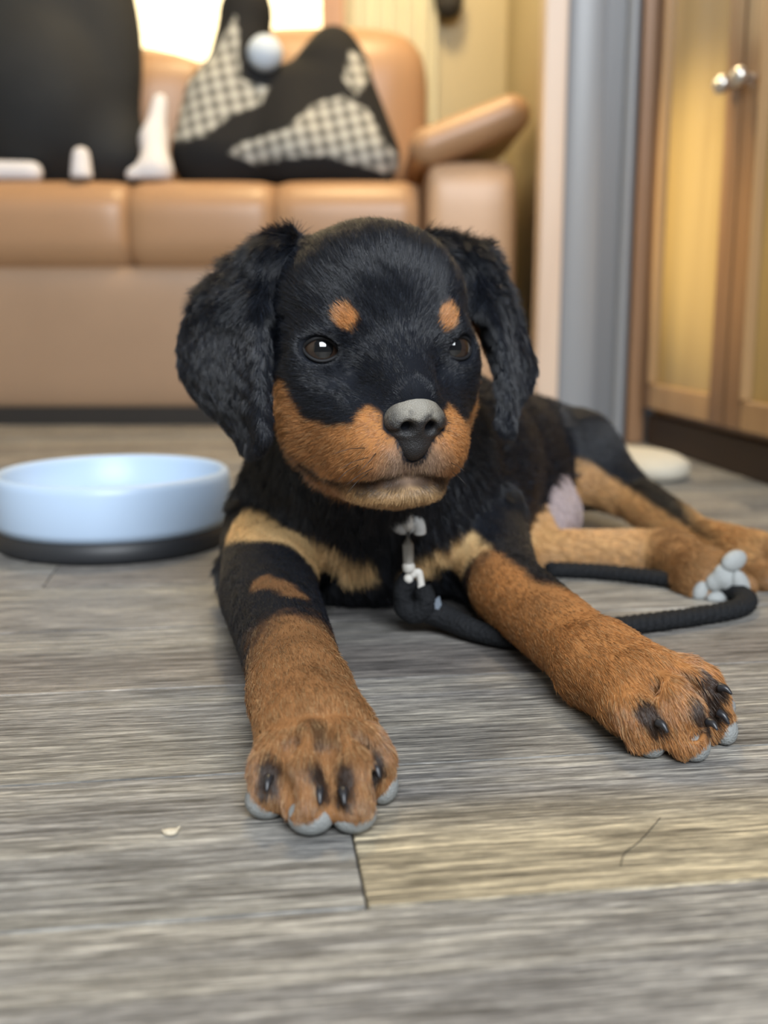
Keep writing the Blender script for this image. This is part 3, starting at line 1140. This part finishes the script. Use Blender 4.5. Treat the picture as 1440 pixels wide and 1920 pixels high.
def coat_color(p, near, dist):
    q = hl(p)
    r, u, f = np.abs(q[:, 0]), q[:, 1], q[:, 2]
    n1, n2 = wob(p, 260, 1) * .5 + wob(p, 700, 2) * .5, wob(p, 500, 3)
    c = np.tile(BLACK, (len(p), 1))
    head = near == 'head'
    # tan muzzle and cheeks
    B = np.interp(r, [0, 1.2, 1.7, 2.25, 2.7, 3.2, 4.1, 4.9, 5.3, 5.8], [-6.6, -6.2, -5.2, -4.75, -5.1, -5.8, -5.85, -5.5, -4.6, -3.5])
    t = sstep(.22, -.22, u - B + n1 * .16) * sstep(-.6, .4, f + n1 * .3)
    t *= head
    tanc = mix(np.tile(TAN, (len(p), 1)), sstep(2.6, 4.6, r) * .45, RUST * 1.15)
    tanc = mix(tanc, sstep(2.6, .8, np.hypot(r * .9, (u + 8.2))) * sstep(5.5, 7, f) * .85, TAUPE)
    tanc = mix(tanc, sstep(-9.0, -9.5, u) * sstep(3.2, 5.2, f) * sstep(3.6, 2.4, r) * .7, CREAM)
    c = c * (1 - t[:, None]) + tanc * t[:, None]
    nd = np.min([sdf(w, p[:, 0], p[:, 1], p[:, 2]) for w in npr], axis=0)
    c = mix(c, sstep(.0022, .0012, nd) * head, BLACK)
    # lips
    t = sstep(.0066, .0028, line_dist(p, mouth)) * head * .92
    c = mix(c, t, DARK * .8)
    # brow spots
    t = sstep(1.12, .80, np.hypot((r - 2.84) / .66, (u + .30) / .66) + n1 * .10) * (f > 2) * head
    c = mix(c, t, TAN * 1.12)
    # inner ears
    for ln in M_EAR:
        c = mix(c, sstep(.0125, .008, line_dist(p, ln)) * (near == 'ear'), TAN * .7)
    # chest bars
    for ln in M_CHEST:
        t = sstep(.0175, .0095, line_dist(p, ln) + n1 * .002) * np.isin(near, ['chest', 'body', 'neck', 'foreleg'])
        c = mix(c, t, CREAM * 1.2)
    # forelegs
    fl = (near == 'foreleg') | (near == 'paw')
    left = p[:, 0] < .03
    ax = wrR - elR
    s = ((p - elR) @ ax) / (ax @ ax)
    t = sstep(.60, .88, s + n1 * .10 - (p[:, 0] - (elR + s[:, None] * ax)[:, 0]) * -2.0 * (s < 1)) * fl * left
    leg = mix(np.tile(RUST, (len(p), 1)), sstep(.2, -1, wob(p, 60, 5)) * .5, RUST * 1.35)
    c = c * (1 - t[:, None]) + leg * t[:, None]
    c = mix(c, sstep(.010, .004, line_dist(p, M_NEARLEG) + n1 * .003) * fl * left * .7, RUST)
    ax = wrL - elL
    s = ((p - elL) @ ax) / (ax @ ax)
    t = sstep(-.14, .04, s + n1 * .06) * fl * ~left
    leg = mix(np.tile(TAN * .80 + RUST * .12, (len(p), 1)), sstep(.0, 1, wob(p, 55, 6)) * .45, RUST)
    c = c * (1 - t[:, None]) + leg * t[:, None]
    pr = np.array([-ax[1], ax[0], 0.0])
    pr /= np.linalg.norm(pr)
    off = (p - elL - s[:, None] * ax) @ (pr * .62 + np.array([0, 0, .78]))
    c = mix(c, sstep(.011, .018, off + n1 * .002) * sstep(.60, .42, s + n1 * .05) * fl * ~left, BLACK)
    # dark streaks over the claws
    for ln in M_STREAK:
        c = mix(c, sstep(.0068, .0036, line_dist(p, ln) + n2 * .0010) * (near == 'paw') * .93, DARK * .6)
    for px in (((590, 1362), (596, 1385)), ((1278, 1275), (1295, 1283))):
        c = mix(c, sstep(.007, .002, line_dist(p, hits(px))) * .6 * (near == 'paw'), DARK)
    # hind legs
    hd = near == 'hind'
    hc = mix(np.tile(GOLD * .85 + TAN * .1, (len(p), 1)), sstep(1195, 1255, 720 + FPX * p[:, 0] / np.maximum(p[:, 1], .1)) * .75, RUST)
    c = np.where(hd[:, None], hc, c)
    t = sstep(.034, .024, line_dist(p, M_THIGH) + n1 * .003) * (near == 'thigh')
    za = np.interp(p[:, 0], TH_X, TH_Z)
    t *= np.maximum(sstep(.010, .002, p[:, 2] - za + n1 * .002), sstep(.25, .27, p[:, 0]))
    c = mix(c, t, GOLD * .88 + TAN * .08)
    c = np.where((near == 'belly')[:, None], np.array([.42, .34, .34]), c)
    return c * (1 + .10 * n2[:, None])


# ------------------------------------------------------------------ the puppy's parts
puppy = empty('puppy', (0, .8, 0))
tag(puppy, 'black and tan puppy lying on the floor with its front paws stretched forward', 'dog')

near, flow, dist = regions(DV)
body_col = coat_color(DV, near, dist) * .8
M_SKIN = attr_mat('puppy_undercoat', rough=.75, spec=.15)
body = quad_mesh('body', DV, DQ, M_SKIN, puppy, body_col)

# nose leather
M_NOSE = attr_mat('nose_leather', rough=.42, spec=.45, bump=.5, bump_scale=1400)


def nose_color(V):
    q = hl(V)
    n = wob(V, 900, 11) * .22 + wob(V, 2500, 12) * .12
    t = sstep(-5.75, -4.9, q[:, 1] + n) * (1 - .55 * sstep(.75, 1.35, np.abs(q[:, 0]) + n * .6))  # paler top: part pigment, part light from above put into the colour
    return mix(np.tile([.022, .021, .022], (len(V), 1)), t, [.27, .25, .21])


nose = solid('nose', npr, M_NOSE, puppy, ncut, step=.0006, smooth=2, colf=nose_color)

# eyes
M_SCL = plain('eye_white', (.55, .50, .47), .12, coat=1)
M_IRIS = plain('eye_iris', (.020, .011, .007), .5, spec=.2, coat=1.0, var=.4, var_scale=900)
M_IRIS.node_tree.nodes['Principled BSDF'].inputs['Coat Roughness'].default_value = .02
M_PUP = plain('eye_pupil', (.003, .003, .003), .05, coat=1)
M_LID = plain('eyelid_skin', (.009, .009, .010), .6, spec=.25)


def cap(name, r, ang, mat, parent, n=32, rings=10):
    vs, fs = [(0, 0, r)], []
    for i in range(1, rings + 1):
        a = ang * i / rings
        for k in range(n):
            b = 2 * math.pi * k / n
            vs.append((r * math.sin(a) * math.cos(b), r * math.sin(a) * math.sin(b), r * math.cos(a)))
    for k in range(n):
        fs.append((0, 1 + k, 1 + (k + 1) % n))
    for i in range(rings - 1):
        for k in range(n):
            a, b = 1 + i * n + k, 1 + i * n + (k + 1) % n
            fs.append((a, a + n, b + n, b))
    return mesh_obj(name, vs, fs, mat, parent)


gaze_at = Vector((.10, -.3, .34))
for s, c, d, a1, a2 in EYES:
    e = cap('eye', .0112, math.pi * .98, M_SCL, None, 36, 20)
    e.parent = puppy
    e.location = Vector(c) - Vector((0, .8, 0))
    g = (gaze_at - Vector(c)).normalized()
    e.rotation_euler = g.to_track_quat('Z', 'Y').to_euler()
    ir = cap('iris', .01135, 1.12, M_IRIS, None)
    pu = cap('pupil', .01145, .50, M_PUP, None)
    ir.parent = pu.parent = e
    # rim of the eyelids: an almond that lies on the eyeball
    pts = []
    for k in range(36):
        b = 2 * math.pi * k / 36
        x = .0098 * math.cos(b)
        y = (.0066 if math.sin(b) > 0 else .0060) * math.sin(b) * (1 - .25 * math.cos(b) ** 2)
        w = a1 * x + a2 * y
        z = math.sqrt(max(.0117 ** 2 - x * x - y * y, 1e-7))
        pts.append(c + w + d * z)
    tube('eyelid', pts, .0011, M_LID, puppy, n=8, closed=True)

# claws and pads of the front paws, pads of the sole that faces the camera
M_CLAW = plain('claw_horn', (.020, .020, .023), .36, spec=.5)
M_PAD = plain('paw_pad', (.245, .255, .25), .62, var=.22, var_scale=260, bump=.5, bump_scale=900)
M_PAD2 = plain('hind_paw_pad', (.34, .355, .35), .65, var=.15, var_scale=200, bump=.4, bump_scale=900)
pads = []


def pad(c, rad, M, mat, name='toe_pad'):
    bm = bmesh.new()
    bmesh.ops.create_icosphere(bm, subdivisions=3, radius=1)
    M = np.array(M)
    for w in bm.verts:
        x = np.array(w.co)
        w.co = Vector(c + (x * rad) @ M)
        w.co.z = max(w.co.z, .0003)
    pads.append((np.array(c), np.array(rad), M))
    return bm_obj(name, bm, mat, puppy, True)


def claw(base, tip, r):
    base, tip = np.array(base), np.array(tip)
    m = (base + tip) / 2 + np.array([0, 0, np.linalg.norm(tip - base) * .16])
    pts = spline([base, m, tip], 5)
    n = len(pts)
    tube('claw', pts, [r * (1 - .75 * (i / (n - 1)) ** 1.6) for i in range(n)], M_CLAW, puppy, n=10)


PAD_PX = [((498, 1499), .0088, .0090), ((583, 1527), .0090, .0098), ((664, 1524), .0090, .0096), ((718, 1472), .0090, .0078),
          ((1222, 1390), .0076, .0082), ((1303, 1397), .0076, .0084), ((1358, 1367), .0078, .0076), ((1358, 1324), .0080, .0065)]
for i, ((u, v), z, r) in enumerate(PAD_PX):
    a, m, b, rr = (toeR + toeL)[i]
    fw = b - a
    fw[2] = 0
    fw /= np.linalg.norm(fw)
    pad(Z(u, v + 2, z - .0012), (r * 1.0, r * .86, .0078), [np.cross(fw, [0, 0, 1]), fw, [0, 0, 1]], M_PAD)
for (c0, c1, c2, toe) in CLAW_PX:
    a = hit(*c1)
    fw = toe[2] - toe[0]
    fw /= np.linalg.norm(fw)
    L = a[1]
    tip = P(c2[0], c2[1] - 3, a[1] - .0080)
    a = a + np.array([0, -.001, .001])
    claw(a * .72 + tip * .28 - fw * .002, tip, .0022)
hv = np.array([.35, -.90, .12])
hv /= np.linalg.norm(hv)
hx = np.cross(hv, [0, 0, 1]); hx /= np.linalg.norm(hx); hz = np.cross(hx, hv)
HMx = np.array([hx, hv, hz])
pads.append((P(1350, 1086, .762), np.array([.012, .006, .010]), HMx))
solid('sole_pad', [ell(P(u, v, y), (rx, .0050, rz), .004, M=HMx) for (u, v, y, rx, rz) in ((1340, 1092, .7625, .0075, .0070), (1356, 1076, .7615, .0080, .0078), (1366, 1090, .7605, .0070, .0070))], M_PAD2, puppy, step=.0008)
for (u, v, y, rx, rz, tl) in ((1314, 1108, .764, .0062, .0090, .5), (1346, 1124, .760, .0098, .0062, .15), (1389, 1098, .758, .0070, .0120, -.35), (1376, 1052, .762, .0112, .0078, -.3)):
    ct, sn = math.cos(tl), math.sin(tl)
    pad(P(u, v, y), (rx, .0055, rz), [hx * ct + hz * sn, hv, hz * ct - hx * sn], M_PAD2)

# ------------------------------------------------------------------ fur
def fur(seed=3):
    r = np.random.default_rng(seed)
    # root sampling over the coat
    T = np.concatenate([DQ[:, [0, 1, 2]], DQ[:, [0, 2, 3]]])
    A, Bv, C = DV[T[:, 0]], DV[T[:, 1]], DV[T[:, 2]]
    N = np.cross(Bv - A, C - A)
    area2 = np.linalg.norm(N, axis=1)
    N /= area2[:, None] + 1e-15
    ctr = (A + Bv + C) / 3
    dens_g = {'head': 5.5, 'ear': 4.0, 'paw': 4.0, 'foreleg': 3.2, 'chest': 1.6, 'neck': 1.6, 'body': .9, 'thigh': 1.3, 'hind': 1.8, 'belly': .5}
    nv = near[T[:, 0]]
    dens = np.array([dens_g[g] for g in nv]) * 1e6
    dens *= np.where(ctr[:, 2] < .0015, 0, 1)
    cnt = r.poisson(area2 * .5 * dens)
    idx = np.repeat(np.arange(len(T)), cnt)
    n = len(idx)
    a, b = r.random(n), r.random(n)
    sw = a + b > 1
    a[sw], b[sw] = 1 - a[sw], 1 - b[sw]
    root = A[idx] + (Bv - A)[idx] * a[:, None] + (C - A)[idx] * b[:, None]
    # smooth normals from the vertices
    VN = np.zeros_like(DV)
    for k in range(3):
        np.add.at(VN, T[:, k], N * area2[:, None])
    VN /= np.linalg.norm(VN, axis=1)[:, None] + 1e-15
    nor = VN[T[idx, 0]] * (1 - a - b)[:, None] + VN[T[idx, 1]] * a[:, None] + VN[T[idx, 2]] * b[:, None]
    nor /= np.linalg.norm(nor, axis=1)[:, None] + 1e-12
    # bald places: nose, eyes, pads, the mouth line
    keep = np.ones(n, bool)
    for p in npr:
        keep &= sdf(p, root[:, 0], root[:, 1], root[:, 2]) > .0004
    for s, c, d, a1, a2 in EYES:
        q = root - c
        x, y = q @ a1, q @ a2
        keep &= ~((np.hypot(x / .0113, y / .0081) < 1) & (q @ d > 0))
    for c, rad, M in pads:
        q = ((root - c) @ M.T) / rad
        e = (q ** 2).sum(1)
        keep &= e > np.where(root[:, 2] < c[2] + .0022, 1.42, 1.0)
    root, nor = root[keep], nor[keep]
    n = len(root)
    g, fl, ds = regions(root)
    col = coat_color(root, g, ds)
    q = hl(root)
    len_g = {'head': .0075, 'ear': .0062, 'paw': .0062, 'foreleg': .0060, 'chest': .012, 'neck': .014, 'body': .011, 'thigh': .010, 'hind': .007, 'belly': .006}
    tilt_g = {'head': .30, 'ear': .24, 'paw': .22, 'foreleg': .20, 'chest': .36, 'neck': .45, 'body': .30, 'thigh': .3, 'hind': .28, 'belly': .25}
    rad_g = {'head': .000100, 'ear': .00013, 'paw': .00013, 'foreleg': .00014, 'chest': .00018, 'neck': .00018, 'body': .00024, 'thigh': .0002, 'hind': .00017, 'belly': .0002}
    L = np.array([len_g[x] for x in g])
    tilt = np.array([tilt_g[x] for x in g])
    rad = np.array([rad_g[x] for x in g])
    dn = np.linalg.norm(root - NOSE_TIP, axis=1)
    hd = g == 'head'
    L = np.where(hd, L * np.interp(dn, [.012, .03, .06, .09], [.30, .50, .80, 1.15]), L)
    de = np.min([np.linalg.norm(root - (c + d * .011), axis=1) for s, c, d, a1, a2 in EYES], axis=0)
    L *= np.interp(de, [.009, .025], [.42, 1.0])
    L *= np.interp(line_dist(root, mouth), [.001, .006], [.45, 1.0])
    # rough upper ears and cheeks
    top = (g == 'ear') * sstep(.195, .225, root[:, 2])
    L *= 1 + 1.3 * top
    tilt = tilt + .30 * top
    jaw = hd * sstep(-7.0, -9.0, q[:, 1]) * sstep(4.0, 1.5, q[:, 2])
    L *= 1 + .9 * jaw
    # toe fur hangs over the pads
    L *= 1 + .25 * ((g == 'paw') & (root[:, 2] < .018))
    L *= r.uniform(.65, 1.2, n)
    for c, rd, M in pads:
        e = np.sqrt(((((root - c) @ M.T) / rd) ** 2).sum(1))
        L *= np.interp(e, [1.0, 1.9], [.45, 1.0])
    t = fl - nor * (fl * nor).sum(1)[:, None]
    t[:, 2] -= .10
    t /= np.linalg.norm(t, axis=1)[:, None] + 1e-9
    # locks: neighbouring hairs sway together
    sway = np.stack([wob(root, 330, 21 + i) + .6 * wob(root, 900, 31 + i) for i in range(3)], 1)
    amp = np.where(g == 'ear', .20 + .2 * top, np.where(np.isin(g, ['neck', 'chest', 'body']), .28, np.where(hd, .13, .07)))
    dirv = t * np.cos(tilt)[:, None] + nor * np.sin(tilt * r.uniform(.6, 1.5, n))[:, None] + sway * amp[:, None] + r.normal(0, .10, (n, 3))
    dn_ = (dirv * nor).sum(1)
    dirv += nor * np.maximum(.10 - dn_, 0)[:, None]
    dirv /= np.linalg.norm(dirv, axis=1)[:, None]
    K = 4
    pts = np.zeros((n, K, 3), np.float32)
    for k in range(K):
        s = k / (K - 1)
        pts[:, k] = root - nor * .0004 + dirv * (L * s)[:, None] - nor * (L * .16 * s * s)[:, None]
    pts[:, :, 2] = np.maximum(pts[:, :, 2], .0005)
    taper = np.linspace(1.0, .25, K)
    rads = (rad[:, None] * taper[None, :] * r.uniform(.8, 1.25, n)[:, None]).astype(np.float32)
    # shade of the single hair
    br = r.uniform(.50, 1.45, n)
    br = np.where((r.random(n) < .16) & (col[:, 0] < .03), br * 2.4, br)
    pale = (r.random(n) < np.where(np.isin(g, ['paw', 'foreleg']), .24, .14)) & (col[:, 0] > .1)
    col = col * br[:, None]
    col = np.where(pale[:, None], col * .5 + np.array([.52, .36, .19]) * .5, col)
    cu = bpy.data.hair_curves.new('fur')
    cu.add_curves([K] * n)
    cu.attributes['position'].data.foreach_set('vector', pts.ravel())
    ra = cu.attributes.get('radius') or cu.attributes.new('radius', 'FLOAT', 'POINT')
    ra.data.foreach_set('value', rads.ravel())
    ca = cu.attributes.new('col', 'FLOAT_COLOR', 'CURVE')
    ca.data.foreach_set('color', np.concatenate([col, np.ones((n, 1))], 1).astype(np.float32).ravel())
    m = attr_mat('puppy_fur', rough=.36, spec=.6)
    cu.materials.append(m)
    o = link('fur', cu, puppy)
    o['kind'] = 'stuff'
    print('hairs', n)
    return o


fur_obj = fur()

# whiskers and brow hairs
M_WHISK = plain('whisker_hair', (.03, .022, .018), .4)
for (p0, p1, p2) in (((690, 858), (662, 866), (634, 882)), ((700, 878), (672, 892), (646, 912)), ((684, 840), (655, 842), (622, 852)), ((672, 872), (650, 884), (632, 902)),
                     ((705, 850), (690, 868), (668, 890)), ((690, 888), (668, 905), (650, 926)), ((846, 868), (858, 874), (872, 884)), ((848, 885), (860, 894), (873, 908))):
    q = hit(*p0)
    tube('whisker', spline([q, P(p1[0], p1[1], q[1] - .007), P(p2[0], p2[1], q[1] - .009)], 4), [.00024 - .00002 * i for i in range(9)], M_WHISK, puppy, n=5)
# ================================================================== leash
M_ROPE = plain('leash_black', (.012, .013, .015), .75, spec=.2, bump=1.0, bump_scale=420)
M_CHROME = plain('clip_metal', (.78, .75, .69), .34)
M_RING = plain('ring_pale', (.60, .60, .58), .4)
lz = hit(765, 1040)[1] - .021
leash = empty('leash', tuple(Z(800, 1180, 0)))
tag(leash, 'black braided leash clipped under the chin and running beneath the far foreleg', 'leash')


def LP(u, v, dy=0.0):
    return P(u, v, lz + dy)


# snap hook
tube('snap_hook', [LP(766, 958), LP(764, 985), LP(765, 1020), LP(766, 1056)], [.0034, .0042, .0036, .0034], M_CHROME, leash)
tube('swivel', [LP(766, 1054), LP(766, 1060), LP(767, 1068), LP(768, 1073)], [.0030, .0042, .0042, .0028], M_CHROME, leash)
tube('hook_gate', spline([LP(772, 1080), LP(784, 1072), LP(788, 1085), LP(790, 1105), LP(786, 1122)], 5), .0024, M_CHROME, leash)
bm = bmesh.new(); bmesh.ops.create_uvsphere(bm, u_segments=16, v_segments=10, radius=.0036)
o = bm_obj('rivet', bm, M_CHROME, leash, True)
o.location = Vector(LP(766, 1085))
tube('ring', spline([LP(716, 944, .004), LP(728, 970, .001), LP(746, 988, .001), LP(765, 990, .003), LP(778, 976, .002), LP(786, 986, .002), LP(787, 1000, .003)], 5), .0042, M_RING, leash)

# loop and braided strap on the floor
def fl(u, v, z):
    return Z(u, v, z)


loop = spline([LP(772, 1082, .004), LP(757, 1105, .002), LP(757, 1135, 0), LP(778, 1150, -.002), LP(800, 1132, -.003), LP(792, 1105, .002)], 8)
tube('handle_loop', loop, .0062, M_ROPE, leash, squash=(1.0, 1.2))
strap = spline([LP(782, 1135, .002), fl(830, 1155, .013), fl(890, 1182, .0085), fl(960, 1200, .0065), fl(1040, 1196, .0062), fl(1115, 1178, .0060)], 10)
tube('webbing', strap, [.0105 - .0045 * min(1, i / 28) for i in range(len(strap))], M_ROPE, leash, squash=(1.0, .95))
# braid: two strands twisted round each other
path = spline([fl(1095, 1184, .0062), fl(1150, 1176, .0062), fl(1230, 1166, .0062), fl(1320, 1153, .0062), fl(1385, 1140, .0062), fl(1398, 1122, .0065), fl(1360, 1105, .0062), fl(1240, 1085, .0060), fl(1120, 1072, .0060), fl(1030, 1068, .0060)], 22)
for ph in (0, math.pi):
    pts = []
    acc = 0.0
    for i, q in enumerate(path):
        if i:
            acc += np.linalg.norm(path[i] - path[i - 1])
        t = path[min(i + 1, len(path) - 1)] - path[max(i - 1, 0)]
        t = t / np.linalg.norm(t)
        sdv = np.cross(t, [0, 0, 1])
        a = acc * 520 + ph
        pts.append(q + sdv * .0034 * math.cos(a) + np.array([0, 0, .0018 * math.sin(a)]))
    tube('braid_strand', pts, .0050, M_ROPE, leash, n=8)
# grey plate standing in for a highlight on the black leash loop
highlight_pts = [LP(806, 1150, -.006), LP(812, 1128, -.006), LP(824, 1118, -.005), LP(828, 1134, -.005), LP(818, 1150, -.006)]
bm = bmesh.new()
vv = [bm.verts.new(Vector(q)) for q in highlight_pts] + [bm.verts.new(Vector(q) + Vector((0, .0015, 0))) for q in highlight_pts]
bm.faces.new(vv[:5]); bm.faces.new(vv[5:][::-1])
for i in range(5):
    bm.faces.new((vv[i], vv[i + 5], vv[(i + 1) % 5 + 5], vv[(i + 1) % 5]))
bm_obj('highlight_plate', bm, plain('highlight_grey', (.16, .19, .23), .3), leash)
